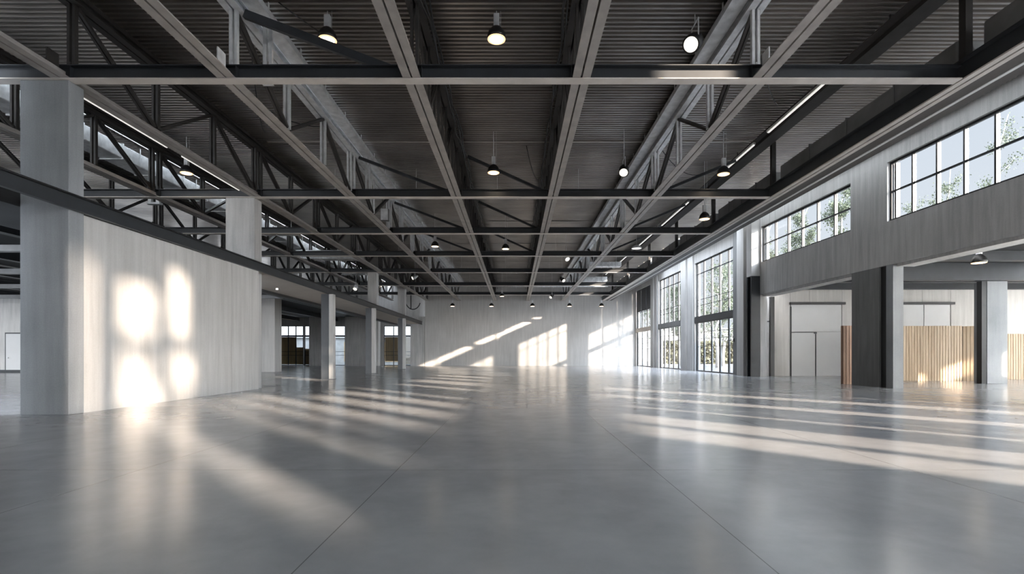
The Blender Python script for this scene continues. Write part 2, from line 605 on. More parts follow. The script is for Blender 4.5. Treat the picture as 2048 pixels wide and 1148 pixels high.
# ------------------------------------------------------------------ window wall beside the hall
def wbox(mb, y0, y1, o0, o1, z0, z1):
    """box that follows the slightly angled window wall"""
    mb.hexa([(XW(y0) + o0, y0, z0), (XW(y0) + o1, y0, z0), (XW(y1) + o1, y1, z0), (XW(y1) + o0, y1, z0),
             (XW(y0) + o0, y0, z1), (XW(y0) + o1, y0, z1), (XW(y1) + o1, y1, z1), (XW(y1) + o0, y1, z1)])


WIN_HI = [(12.3, 18.05, 5.86, 7.95), (19.95, 26.8, 6.0, 7.86)]
WIN_TALL = [(29.7, 36.0, 0.0, 7.55), (38.6, 44.3, 0.0, 7.55), (46.4, 51.7, 0.0, 7.55)]
OPEN_LOW = [(12.0, 17.75, 0.0, 4.33), (19.9, 26.9, 0.0, 4.33)]
wr = MB()
for (a, b, c, d) in cells((12.0, YF), (0, 8.6), WIN_HI + WIN_TALL + OPEN_LOW):
    if c < 0.1 and 17.7 < a < 20 and d < 8.7:
        c = 4.33
    wbox(wr, a, b, 0.0, 0.36, c, d)
tag(wr.build('wall_right', M['concrete']), kind='structure')


def window(n, y0, y1, z0, z1, panes, bars, label, transom=None, transom_mat=None, louvre=None):
    yc = (y0 + y1) / 2
    root = empty('window_%d' % n, (XW(yc) + 0.42, yc, z0), kind='structure')
    root['label'] = label
    fr, bd, gl = MB(), MB(), MB()
    t = 0.075
    wbox(fr, y0, y0 + t, 0.10, 0.18, z0, z1); wbox(fr, y1 - t, y1, 0.10, 0.18, z0, z1)
    wbox(fr, y0 + t, y1 - t, 0.10, 0.18, z1 - t, z1); wbox(fr, y0 + t, y1 - t, 0.10, 0.18, z0, z0 + t)
    ys = [y0 + (y1 - y0) * i / panes for i in range(1, panes)]
    for y in ys:
        wbox(fr, y - 0.03, y + 0.03, 0.11, 0.175, z0 + t, z1 - t)
        wbox(bd, y - 0.018, y + 0.018, 0.20, 0.235, z0 + t, z1 - t)
    for (z, h) in bars:
        e = [y0 + t] + ys + [y1 - t]
        for i in range(len(e) - 1):
            wbox(fr, e[i] + (0.03 if i else 0), e[i + 1] - (0.03 if i < len(e) - 2 else 0), 0.115, 0.17, z - h / 2, z + h / 2)
    wbox(bd, y1 - 0.16, y1 - 0.08, 0.20, 0.33, z0 + t, z1 - t)
    wbox(gl, y0 + t, y1 - t, 0.186, 0.194, z0 + t, z1 - t)
    fr.build('window_frame', M['frame'], root)
    bd.build('sunlit_edge', M['lit_mullion'], root)  # pale strips painted as the sunlit sides of the mullions
    gl.build('pane', M['glass_tint'], root)
    if transom:
        tr = MB()
        wbox(tr, y0, y1, 0.0, 0.098, transom[0], transom[1])
        wbox(tr, y0, y1, -0.04, 0.0, transom[0] + 0.06, transom[1] - 0.08)
        tr.build('transom_box', transom_mat, root)
    if louvre:
        for i in range(3):
            a = y0 + t + (y1 - y0 - 2 * t) * i / 3 + 0.06
            b = y0 + t + (y1 - y0 - 2 * t) * (i + 1) / 3 - 0.06
            lv = MB()
            wbox(lv, a, b, 0.02, 0.09, louvre[0], louvre[1])
            lv.build('shade_panel', M['steel'], root)
    return root


window(1, 12.3, 18.05, 5.86, 7.95, 6, [(6.9, 0.06)], 'high strip window beside the column, sparse tree branches behind it')
window(2, 19.95, 26.8, 6.0, 7.86, 6, [(6.93, 0.06)], 'high strip window between the big column and the tall windows, green trees behind')
tall_bars = [(6.75, 0.06), (4.95, 0.025), (4.55, 0.025), (2.7, 0.025), (2.25, 0.025), (1.7, 0.025)]
window(3, 29.7, 36.0, 0.0, 7.55, 5, tall_bars, 'tall black framed window with dark transom box, first of the tall three', (3.32, 3.80), M['steel'])
window(4, 38.6, 44.3, 0.0, 7.55, 5, tall_bars, 'tall black framed window with grey transom box, second of the tall three', (3.32, 3.78), M['concrete_dark'])
window(5, 46.4, 51.7, 0.0, 7.55, 3, [(5.3, 0.04)] + tall_bars[3:], 'tall window in the far corner with dark upper shade panels and beige transom', (3.35, 3.75), M['ply'], (5.35, 7.45))

# pilasters of the window wall
def pilaster(name, y0, y1, o0, z0, z1, mat, label, cat):
    m = MB()
    wbox(m, y0, y1, o0, -0.004, z0, z1)
    return tag(m.build(name, mat, bevel=0.012, origin=(XW((y0 + y1) / 2) + o0, (y0 + y1) / 2, z0)), label, cat)


hk = MB()
hk.bar((XW(29.6) - 0.25, 29.45, 2.0), (XW(29.6) - 0.62, 29.45, 2.0), 0.03, 0.04); hk.bar((XW(29.6) - 0.60, 29.45, 2.0), (XW(29.6) - 0.60, 29.45, 1.75), 0.03, 0.03)
hk.box(XW(29.6) - 0.26, XW(29.6) - 0.216, 29.40, 29.50, 1.9, 2.1)
tag(hk.build('wall_bracket', M['black'], origin=(XW(29.6) - 0.24, 29.45, 2.0)), 'small black bracket arm on the dark pilaster by the first tall window', 'bracket')
steel_col = empty('steel_column', (12.6, 27.1, 0), 'dark steel column between the low aisle opening and pale pilaster', 'column')
m = MB(); wbox(m, 26.92, 27.02, -0.46, 0.0, 0, 5.3); wbox(m, 27.36, 27.46, -0.46, 0.0, 0, 5.3); m.build('flange', M['steel'], steel_col)
m = MB(); wbox(m, 27.02, 27.36, -0.27, -0.19, 0, 5.3); m.build('web', M['steel'], steel_col)
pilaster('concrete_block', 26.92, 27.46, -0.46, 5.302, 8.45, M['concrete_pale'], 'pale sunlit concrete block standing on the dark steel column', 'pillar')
pilaster('concrete_pilaster', 27.85, 28.65, -0.44, 0, 8.45, M['concrete_pale'], 'slim pale concrete pilaster beside the dark steel column', 'pillar')
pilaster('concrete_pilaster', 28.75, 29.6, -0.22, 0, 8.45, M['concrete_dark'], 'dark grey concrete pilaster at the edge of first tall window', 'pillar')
pilaster('concrete_pilaster', 36.2, 37.2, -0.10, 0, 8.45, M['concrete'], 'grey grooved pilaster just past the first tall window', 'pillar')
pilaster('concrete_pilaster', 37.4, 38.4, -0.16, 0, 8.45, M['concrete'], 'grey grooved pilaster just before the second tall window', 'pillar')
pilaster('concrete_pilaster', 44.5, 45.2, -0.10, 0, 8.45, M['concrete'], 'grey grooved pilaster just past the second tall window', 'pillar')
pilaster('concrete_pilaster', 45.4, 46.2, -0.16, 0, 8.45, M['concrete'], 'grey grooved pilaster just before the far corner window', 'pillar')

# lintel underside lip
lp = MB()
wbox(lp, 12.0, 17.7, 0.08, 0.66, 4.22, 4.328); wbox(lp, 19.95, 26.8, 0.08, 0.66, 4.22, 4.328)
tag(lp.build('trim_8', M['concrete']), kind='structure')

# the big column under the window wall
bc = empty('concrete_column', (13.3, 18.8, 0), 'big dark concrete column with a black slot, under the window wall', 'column')
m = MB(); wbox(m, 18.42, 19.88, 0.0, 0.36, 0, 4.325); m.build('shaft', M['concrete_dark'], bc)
m = MB(); wbox(m, 18.10, 18.42, 0.06, 0.34, 0, 4.32); m.build('slot', M['black'], bc)
m = MB(); wbox(m, 17.78, 18.10, 0.0, 0.36, 0, 4.325); m.build('front_strip', M['concrete_blue'], bc)

# ------------------------------------------------------------------ edge beam, soffit and duct along the window wall
eb = empty('edge_beam', (8.9, 10, ZB), 'long dark edge beam running above the windows to the far wall', 'beam')
m = MB(); m.box(8.80, 8.83, Y0, YF - 0.05, ZB + 0.03, ZB + 0.34); m.box(8.70, 9.25, Y0, YF - 0.05, ZB + 0.34, ZB + 0.37); m.build('web', M['steel'], eb)
m = MB(); m.box(8.78, 8.90, Y0, YF - 0.05, ZB, ZB + 0.03); m.box(8.945, 9.06, Y0, YF - 0.05, ZB, ZB + 0.03); m.build('bottom_flange', M['lit_flange'], eb)
so = empty('soffit', (9.4, 10, ZB), 'brown soffit strip with a thin white line beside the edge beam', 'soffit')
m = MB(); m.box(9.08, 9.42, Y0, YF - 0.05, ZB + 0.04, ZB + 0.10); m.box(9.50, 9.80, Y0, YF - 0.05, ZB + 0.04, ZB + 0.10); m.build('board', M['soffit'], so)
m = MB(); m.box(9.42, 9.50, Y0, YF - 0.05, ZB + 0.02, ZB + 0.09); m.build('white_line', M['white'], so)
DS = [(Y0, 9.8), (10.35, 17.3), (17.85, 22.6), (23.15, 27.85), (28.4, 33.5), (34.1, 40.0), (40.6, 46.3)]
DL = ['just above the first cross beam', 'between the first and second cross beams', 'between second and third cross beams', 'between third and fourth cross beams',
      'between fourth and fifth cross beams', 'between fifth and sixth cross beams', 'between sixth and seventh cross beams']
for (a, b), q in zip(DS, DL):
    d = empty('air_duct', (9.4, a, ZB + 0.4), 'dark grey duct length on the edge beam ' + q, 'duct')
    m = MB(); m.box(8.95, 9.75, a, b, ZB + 0.375, ZB + 0.98); m.build('casing', M['duct'], d, bevel=0.05)
    pieces('seam_flange', [(8.93, 9.77, a + (b - a) * k / 4 - 0.02, a + (b - a) * k / 4 + 0.02, ZB + 0.372, ZB + 1.0) for k in range(1, 4)], M['duct'], d)
for i, y in enumerate(YB):
    p = MB(); p.box(8.82, 8.96, y + 0.02, y + 0.16, ZB + 0.372, ZD - 0.002); p.box(8.84, 8.94, y + 0.16, y + 0.2, ZB + 0.372, ZD - 0.002)
    tag(p.build('hanger_post', M['truss'], origin=(8.9, y, ZB + 0.37)), 'black post on the edge beam at cross beam number %s' % ('one two three four five six seven'.split()[i]), 'post', 'posts on the edge beam')

# ------------------------------------------------------------------ cross beams
ORD = ['first', 'second', 'third', 'fourth', 'fifth', 'sixth', 'seventh']
CBL = ['first steel cross beam, carried by the big concrete pillar at the partition front', 'second steel cross beam, carried by the pillar behind the partition',
       'third steel cross beam back towards the far wall', 'fourth steel cross beam back towards the far wall', 'fifth steel cross beam, carried by the slim pillar past the partition',
       'sixth steel cross beam, two before the far wall', 'last steel cross beam before the far concrete wall']
proto = None
XA, XB_ = -21.8, 8.74
for i, y in enumerate(YB):
    if proto is None:
        r = empty('cross_beam', (0, y, ZB), CBL[i], 'beam', kind='thing')
        m = MB(); m.box(XA, XB_, y + 0.105, y + 0.115, ZB + 0.02, ZB + 0.26); m.build('web', M['steel'], r)
        m = MB(); m.box(XA, XB_, y, y + 0.22, ZB, ZB + 0.02); m.build('bottom_flange', M['lit_flange'], r)
        m = MB(); m.box(XA, XB_, y, y + 0.22, ZB + 0.26, ZB + 0.28); m.build('top_flange', M['steel'], r)
        pieces('stiffener', [(x + s - 0.006, x + s + 0.006, y + 0.012, y + 0.104, ZB + 0.021, ZB + 0.259) for x in TR for s in (-0.19, 0.19)], M['steel'], r)
        proto = r
    else:
        r = copy_tree(proto, (0, y, ZB))
        tag(r, CBL[i], 'beam')

# ------------------------------------------------------------------ roof trusses
TL = ['dark roof truss deep in the side space, beyond the duct', 'dark roof truss over the side space, below the pale duct', 'dark roof truss standing on the row of concrete pillars',
      'roof truss with pale galvanised top chord on the partition side of the hall', 'roof truss in the hall middle, on the partition side of the lamps',
      'roof truss in the hall middle, on the window side of the lamps', 'roof truss with pale galvanised top chord on the window side']
strut_cache = {}


def bars_between(name, a, b, wx, wz, gap, mat):
    """two parallel angles with a gap, as one mesh, around its own lower end"""
    key = (name, round(b[1] - a[1], 3), round(b[2] - a[2], 3), mat.name)
    if key not in strut_cache:
        m = MB()
        for s in (-1, 1):
            o = Vector((s * (gap / 2 + wx / 2), 0, 0))
            m.bar(Vector(a) - Vector(a) + o, Vector(b) - Vector(a) + o, wx, wz, up=(0, 1, 0) if abs(b[1] - a[1]) < 0.01 else (0, 0, 1))
        strut_cache[key] = m.data(name, mat)
    ob = bpy.data.objects.new(name, strut_cache[key])
    COL.objects.link(ob)
    return ob


segs = []
ends = [Y0 - 1.0] + YB + [YF - 0.02]
for i in range(len(ends) - 1):
    segs.append((ends[i] + (0.118 if i else 0), ends[i + 1] + (0.102 if i < len(ends) - 2 else 0)))
for ti, x in enumerate(TR):
    pale = ti in (3, 6)
    mv = M['galv'] if pale else M['truss']
    r = empty('roof_truss', (x, Y0, ZB), TL[ti], 'truss')
    m = MB()
    for (a, b) in segs:
        for s in (-1, 1):
            xa, xb = sorted((x + s * 0.018, x + s * 0.175))
            m.box(xa, xb, a, b, ZB + 0.024, ZB + 0.042)
            xa, xb = sorted((x + s * 0.018, x + s * 0.034))
            m.box(xa, xb, a, b, ZB + 0.042, ZB + 0.19)
    m.build('bottom_chord', M['chord'], r)
    m = MB()
    zt0, zt1 = (8.10, 8.36) if pale else (8.22, 8.40)
    for s in (-1, 1):
        xa, xb = sorted((x + s * 0.02, x + s * 0.17))
        m.box(xa, xb, Y0, YF - 0.02, zt0, zt0 + 0.02)
        xa, xb = sorted((x + s * 0.02, x + s * 0.04))
        m.box(xa, xb, Y0, YF - 0.02, zt0 + 0.02, zt1)
    m.box(x - 0.10, x + 0.10, Y0, YF - 0.02, zt1, ZD - 0.002)
    m.build('top_chord', M['galv'] if pale else M['truss'], r)
    for si, (a, b) in enumerate(segs):
        if si == 0:
            continue
        dense = 5 if ti in (4, 5) else 3
        n = dense if b - a > 6 else max(2, dense - 1)
        pts = [a + 0.18 + (b - a - 0.36) * k / n for k in range(n + 1)]
        for k, y in enumerate(pts):
            o = bars_between('vertical_strut', (x, y, ZB + 0.19), (x, y, zt0), 0.055, 0.09, 0.05, mv)
            o.parent = r
            o.location = (0, y - Y0, 0.19)
            if k < n:
                y2 = pts[k + 1]
                lo, hi = ((y + 0.07, y2 - 0.07) if k % 2 else (y2 - 0.07, y + 0.07))
                o = bars_between('diagonal_strut', (x, lo, ZB + 0.21), (x, hi, zt0 - 0.02), 0.05, 0.07, 0.03, M['truss'])
                o.parent = r
                o.location = (0, lo - Y0, 0.21)
    pieces('gusset_plate', [(x - 0.012, x + 0.012, y + a, y + a + 0.26, ZB + 0.05, ZB + 0.46) for y in YB for a in (0.235, -0.28)], M['galv'] if pale else M['truss'], r)

# sway braces in the planes of the cross beams
BR = [(TR[3], 8.06, TR[4] - 0.165, 'from pale truss down to middle truss'), (TR[4] + 0.17, 8.1, TR[5] - 0.165, 'between the two middle trusses'), (7.7, 7.95, TR[6] + 0.165, 'from edge beam down to pale truss')]
for i, y in enumerate(YB[:4]):
    for j, (xt, zt, xb, q) in enumerate(BR):
        if (i, j) == (0, 2) or (i == 0 and j == 1):
            continue
        m = MB(); m.bar((xt + (0.2 if xb > xt else -0.0), y + 0.34, zt), (xb, y + 0.34, ZB + 0.24), 0.10, 0.16 if (i, j) == (0, 0) else 0.09)
        tag(m.build('sway_brace', M['steel'], origin=(xb, y + 0.34, ZB + 0.24)), 'grey diagonal brace %s at the %s cross beam' % (q, ORD[i]), 'brace')

# ------------------------------------------------------------------ concrete pillars and the partition
def pillar(x0, x1, y0, y1, z0, z1, mat, label, bevel=0.015):
    m = MB(); m.box(x0, x1, y0, y1, z0, z1)
    return tag(m.build('concrete_pillar', mat, bevel=bevel, origin=((x0 + x1) / 2, (y0 + y1) / 2, z0)), label, 'pillar')


P1Y = 10.05
pillar(-9.72, -8.76, P1Y, P1Y + 0.36, 0, ZB - 0.002, M['concrete_blue'], 'big cool grey concrete pillar at the front end of the partition')
pillar(-9.95, -8.95, 17.6, 18.1, 0, ZB - 0.002, M['concrete'], 'grey concrete pillar rising behind the far end of the partition')
pillar(-9.75, -9.15, 33.85, 34.4, 4.36, ZB - 0.002, M['concrete'], 'slim concrete pillar stub on the band beam under the fifth cross beam')
pillar(-9.85, -9.25, 43.0, 43.6, 4.36, 8.2, M['concrete'], 'slim concrete pillar stub on the band beam close to the far wall')
pw = MB()
pw.box(-9.02, -8.80, P1Y + 0.37, 15.9, 0, 4.03)
pw.box(-9.02, -8.80, 15.91, 17.58, 0, 4.03)
pw.box(-9.00, -8.83, P1Y + 0.37, 17.58, 0, 4.02)
tag(pw.build('wall_partition', M['concrete_pale']), kind='structure')

# band beam and mezzanine behind it
bb = empty('band_beam', (-8.7, 10, 4.04), 'long dark band beam running over the partition and steel posts', 'beam', kind='thing')
def band(mb, o0, o1, z0, z1, y0=2.0, y1=49.5):
    f = lambda y: -8.66 - (y - 10) * 0.0075
    mb.hexa([(f(y0) + o0, y0, z0), (f(y0) + o1, y0, z0), (f(y1) + o1, y1, z0), (f(y1) + o0, y1, z0),
             (f(y0) + o0, y0, z1), (f(y0) + o1, y0, z1), (f(y1) + o1, y1, z1), (f(y1) + o0, y1, z1)])
m = MB(); band(m, -0.06, -0.04, 4.07, 4.31); m.build('web', M['steel'], bb)
m = MB(); band(m, -0.095, 0.0, 4.04, 4.07); m.build('bottom_flange', M['steel'], bb)
m = MB(); band(m, -0.095, 0.02, 4.31, 4.34); m.build('top_flange', M['black'], bb)
mz = MB()
ea, eb_ = -8.66 - 8.6 * 0.0075 - 0.10, -8.66 - 39.5 * 0.0075 - 0.10
mz.hexa([(-11.3, 18.6, 4.10), (ea, 18.6, 4.10), (eb_, 49.5, 4.10), (-11.3, 49.5, 4.10), (-11.3, 18.6, 4.32), (ea, 18.6, 4.32), (eb_, 49.5, 4.32), (-11.3, 49.5, 4.32)])
tag(mz.build('ceiling_mezzanine', M['ply']), kind='structure')
ib = MB(); ib.box(-11.6, -11.3, 18.6, 49.6, 3.98, 4.34)
tag(ib.build('inner_beam', M['steel'], origin=(-11.45, 30, 4)), 'dark beam along the inner edge of the pale low ceiling', 'beam')
sc_ = MB()
sc_.box(-40.5, -11.6, 9.4, FS, 5.02, 5.3)
sc_.box(-11.6, -9.75, 9.4, 18.58, 4.10, 4.30)
sc_.box(-11.64, -11.6, 9.4, 49.6, 4.30, 5.02)
tag(sc_.build('ceiling_side', M['ceil_dark']), kind='structure')
for i, x in enumerate((-14.5, -18.5, -22.5, -26.5, -30.5, -34.5)):
    m = MB(); m.box(x - 0.02, x + 0.02, 9.5, FS - 0.05, 4.64, 5.0); m.box(x - 0.14, x + 0.14, 9.5, FS - 0.05, 4.62, 4.645)
    tag(m.build('ceiling_joist', M['steel'], origin=(x, 30, 4.62)), 'dark steel joist under the low side ceiling, %s in from the band beam' % ORD[i], 'joist')
for i, y in enumerate((16, 20.5, 25, 29.5)):
    m = MB(); m.box(-40, -11.8, y, y + 0.25, 4.42, 4.615)
    tag(m.build('ceiling_joist', M['duct'], origin=(-25, y, 4.42)), 'grey cross joist hung under the low side ceiling, %s from its front' % ORD[i], 'joist')

# steel posts under the band beam
pp = None
for i, (x, y, q) in enumerate(((-8.92, 24.2, 'first beyond the partition'), (-8.98, 31.6, 'second beyond the partition'), (-9.05, 40.6, 'third beyond the partition'))):
    if pp is None:
        r = empty('steel_post', (x, y, 0), 'dark steel post with painted sunlit edge under the band beam, ' + q, 'post')
        m = MB(); m.box(x - 0.24, x + 0.12, y, y + 0.03, 0.02, 4.035); m.box(x - 0.24, x + 0.12, y + 0.27, y + 0.30, 0.02, 4.035); m.build('flange', M['steel'], r)
        m = MB(); m.box(x - 0.07, x - 0.04, y + 0.03, y + 0.27, 0.02, 4.03); m.build('web', M['black'], r)
        m = MB(); m.box(x + 0.125, x + 0.33, y + 0.0, y + 0.3, 0.02, 4.03); m.build('lit_side', M['concrete_pale'], r)  # pale box painted as the post's sunlit side
        m = MB(); m.box(x - 0.28, x + 0.36, y - 0.03, y + 0.33, 0.0, 0.02); m.build('base_plate', M['steel'], r)
        pp = r
    else:
        r = copy_tree(pp, (x, y, 0)); tag(r, 'dark steel post with painted sunlit edge under the band beam, ' + q, 'post')

# pillars of the side space
pillar(-17.15, -15.95, 34.0, 35.0, 0, 5.0, M['concrete_pale'], 'broad pale concrete pillar standing in the side space, nearest the partition end'.replace('nearest', 'just past'))
pillar(-21.0, -19.3, 52.2, 53.3, 0, 5.0, M['concrete'], 'wide grey concrete pier between the two blind windows')
pillar(-17.3, -14.7, 52.0, 53.3, 0, 5.0, M['concrete'], 'widest grey concrete pier, between first and second steel posts')
pillar(-14.3, -13.75, 51.5, 52.3, 0, 4.9, M['concrete_pale'], 'narrow pale pier just beside the second steel post')
pillar(-10.6, -9.2, 51.9, 53.3, 0, 5.0, M['concrete'], 'grey concrete pier joining the far wall beside the third post')
sw = MB(); sw.box(-40.5, -17.2, 33.0, 33.4, 0, 5.0)
tag(sw.build('wall_side', M['concrete']), kind='structure')
bs = MB(); bs.box(-40, -17.3, 32.95, 33.0, 0, 0.18)
tag(bs.build('baseboard_side', M['steel']), kind='structure')
d2 = empty('door_3', (-32.2, 32.95, 0), kind='structure')
m = MB(); m.box(-32.75, -31.2, 32.93, 32.99, 0.18, 2.5); m.build('leaf', M['door'], d2)
m = MB(); m.box(-32.83, -31.1, 32.95, 32.995, 0.18, 2.58); m.build('door_frame', M['steel'], d2)
m = MB(); m.lathe([(0.0, 0), (0.045, 0.0), (0.045, 0.05), (0, 0.06)], (-32.55, 32.86, 0.95), 12, Matrix.Rotation(pi / 2, 3, 'X')); m.build('knob', M['galv'], d2)

# far windows of the side space
def far_window(n, x0, x1, cols, blinds, label):
    r = empty('window_%d' % n, ((x0 + x1) / 2, FS + 0.2, 0), kind='structure')
    r['label'] = label
    fr, gl = MB(), MB()
    t = 0.07
    fr.box(x0, x0 + t, FS + 0.1, FS + 0.2, 0, 4.15); fr.box(x1 - t, x1, FS + 0.1, FS + 0.2, 0, 4.15)
    fr.box(x0 + t, x1 - t, FS + 0.1, FS + 0.2, 4.08, 4.15); fr.box(x0 + t, x1 - t, FS + 0.1, FS + 0.2, 0, 0.07)
    fr.box(x0 + t, x1 - t, FS + 0.08, FS + 0.22, 3.0, 3.16)
    fr.box(x0 + t, x1 - t, FS + 0.12, FS + 0.18, 1.42, 1.46); fr.box(x0 + t, x1 - t, FS + 0.12, FS + 0.18, 1.05, 1.09)
    for k in range(1, cols):
        x = x0 + (x1 - x0) * k / cols
        fr.box(x - 0.04, x + 0.04, FS + 0.1, FS + 0.2, 0.07, 4.08)
    gl.box(x0 + t, x1 - t, FS + 0.20, FS + 0.21, 0.07, 4.08)
    fr.build('window_frame', M['frame'], r)
    gl.build('pane', M['glass'], r)
    for (a, b, c, d) in blinds:
        m = MB(); m.box(a, b, FS + 0.24, FS + 0.28, c, d); m.build('blind', M['blind'], r)
    return r


far_window(6, -25.3, -22.1, 4, [(-25.2, -24.95, 0.1, 3.0), (-24.45, -23.78, 0.1, 2.98), (-23.7, -22.95, 0.1, 2.98), (-22.88, -22.2, 0.1, 1.9)], 'far window with bronze blinds in the side space, beside the broad pale pillar')
far_window(7, -22.0, -21.0, 1, [(-21.95, -21.05, 0.1, 1.75)], 'narrow far window with half drawn bronze blind')
far_window(8, -18.9, -17.4, 1, [], 'narrow bare far window between grey piers')
far_window(9, -13.7, -10.65, 3, [(-13.62, -12.72, 0.45, 2.98), (-12.65, -11.7, 0.45, 2.98), (-11.62, -10.72, 0.1, 2.98)], 'far window with bronze blinds between second and third steel posts')

# outer walls of the side space, with openings that let daylight in
wa = MB()
for (a, b, c, d) in cells((9.4, 33.2), (0, 5.1), [(9.6, 15.6, 0.3, 4.8), (15.8, 20.5, 0.3, 4.8), (20.7, 25.4, 0.3, 4.8), (25.6, 32, 0.3, 4.8)]):
    wa.box(-40.8, -40.5, a, b, c, d)
tag(wa.build('wall_left', M['concrete']), kind='structure')
wb_ = MB()
for (a, b, c, d) in cells((-40.8, -9.9), (0, 5.3), [(-40, -33, 0.1, 4.9), (-32.7, -26, 0.1, 4.9), (-25.7, -18, 0.1, 4.9), (-17.7, -10.2, 0.1, 4.9)]):
    wb_.box(a, b, 9.1, 9.4, c, d)
tag(wb_.build('wall_side_near', M['concrete']), kind='structure')
wc = MB()
for (a, b, c, d) in cells((Y0, YF), (5.0, 8.6), [(y, y + 3.2, 5.6, 8.2) for y in (8, 13, 18, 23, 28, 33, 38, 43)]):
    wc.box(-22.3, -22.0, a, b, c, d)
tag(wc.build('wall_left_upper', M['concrete']), kind='structure')
wd = MB()
for (a, b, c, d) in cells((-22.3, -10.0), (5.0, 8.6), [(-21.8, -16.2, 5.4, 8.45), (-15.9, -10.2, 5.4, 8.45)]):
    wd.box(a, b, Y0 - 0.2, Y0, c, d)
tag(wd.build('wall_side_upper', M['concrete']), kind='structure')
we = MB()
we.box(-40.8, -40.5, 33.2, FS + 0.4, 0, 5.3)
tag(we.build('wall_left_far', M['concrete']), kind='structure')

# ------------------------------------------------------------------ the aisle beyond the window wall
AY = 27.9
aw = MB()
DOORS = [(15.0, 17.82, 0.0, 3.96), (21.05, 23.75, 0.0, 3.96)]
e = [13.45, 14.0, 15.0, 16.05, 17.82, 19.4, 21.05, 22.2, 23.75, 25.6, 29.0]
for i in range(len(e) - 1):
    a, b = e[i], e[i + 1]
    for (p, q, c, d) in cells((a + 0.006, b - 0.006), (0, 4.85), DOORS):
        aw.box(p, q, AY, AY + 0.35, c, d)
aw.box(13.45, 29.0, AY + 0.33, AY + 0.4, 0, 4.85)
tag(aw.build('wall_aisle', M['concrete_pale']), kind='structure')
ac = MB(); ac.box(14.0, 21.2, 12.0, AY + 0.4, 4.85, 5.1); ac.box(21.2, 29.3, 20.3, AY + 0.4, 4.85, 5.1); ac.box(21.2, 29.3, 12.0, 12.3, 4.85, 5.1); ac.box(28.6, 29.3, 12.3, 20.3, 4.85, 5.1)
tag(ac.build('ceiling_aisle', M['ceil_dark']), kind='structure')
for i, y in enumerate((15.0, 18.0, 20.4, 23.5, 26.0)):
    m = MB(); zz = 4.14 if i == 2 else 4.5
    m.box(14.0 if i != 2 else 14.1, 28.6, y, y + 0.3, zz, 4.84)
    tag(m.build('ceiling_beam', M['steel'], origin=(20, y, zz)), 'dark beam under the aisle ceiling, %s back from the open end' % ORD[i], 'beam', kind='thing')
ao = MB()  # unseen walls; high corner gaps shaped to streak sun on the oak screen
for (a, b, c, d) in cells((12.0, AY), (0, 4.9), [(12.1, 13.6, 4.1, 4.84), (14.2, 18.0, 0.3, 4.5), (18.4, 22.4, 0.3, 4.5), (22.8, 27.2, 0.3, 4.5)]):
    ao.box(29.0, 29.3, a, b, c, d)
tag(ao.build('wall_aisle_outer', M['concrete']), kind='structure')
an = MB()
for (a, b, c, d) in cells((13.6, 29.3), (0, 5.1), [(14.2, 18.5, 0.3, 4.4), (18.9, 23.0, 0.3, 4.4), (23.4, 27.5, 0.3, 4.4), (27.7, 28.9, 3.8, 4.8)]):
    an.box(a, b, 11.7, 12.0, c, d)
tag(an.build('wall_aisle_near', M['concrete']), kind='structure')


fg = MB()  # unseen opal panes added to diffuse sunlight into the aisle
for (a, b) in ((14.2, 18.5), (18.9, 23.0), (23.4, 27.5)):
    fg.box(a, b, 11.84, 11.85, 0.3, 4.4)
for (a, b) in ((14.2, 18.0), (18.4, 22.4), (22.8, 27.2)):
    fg.box(29.14, 29.15, a, b, 0.3, 4.5)
fg.box(21.2, 28.6, 12.3, 20.3, 5.0, 5.01)
tag(fg.build('window_10', M['opal']), kind='structure')


def roller_door(n, x0, x1, wicket):
    r = empty('door_%d' % n, ((x0 + x1) / 2, AY, 0), kind='structure')
    m = MB()
    if wicket:
        m.box(x0 + 0.06, x1 - 0.02, AY + 0.02, AY + 0.07, 2.42, 3.9)
        m.box(x0 + 1.42, x1 - 0.02, AY + 0.02, AY + 0.07, 0.0, 2.40)
    else:
        mid = (x0 + x1) / 2 - 0.1
        m.box(x0 + 0.02, mid - 0.02, AY + 0.02, AY + 0.07, 0, 3.9)
        m.box(mid + 0.02, x1 - 0.02, AY + 0.02, AY + 0.07, 0, 3.9)
    m.box(x0, x1, AY + 0.10, AY + 0.14, 0, 3.96)
    m.build('door_panel', M['door'], r)
    m = MB(); m.box(x0 - 0.02, x0 + 0.06, AY - 0.03, AY + 0.08, 0, 3.78); m.build('jamb', M['black'], r)
    m = MB(); m.bar((x0 - 0.05, AY - 0.08, 3.95), (x1 + 0.1, AY - 0.08, 3.95), 0.18, 0.13); m.build('header_rail', M['black'], r)
    if wicket:
        wk = MB(); wk.box(x0 + 0.07, x0 + 1.36, AY + 0.01, AY + 0.06, 0.0, 2.36); w_ = wk.build('wicket_door', M['door'], r)
        m = MB(); m.box(x0 + 1.365, x0 + 1.415, AY - 0.01, AY + 0.06, 0, 2.40); m.build('edge_strip', M['black'], w_)
        m = MB(); m.box(x0 + 0.07, x0 + 1.42, AY - 0.01, AY + 0.06, 2.365, 2.40); m.box(x0 + 1.28, x0 + 1.42, AY - 0.05, AY - 0.01, 2.31, 2.39); m.build('closer', M['steel'], w_)


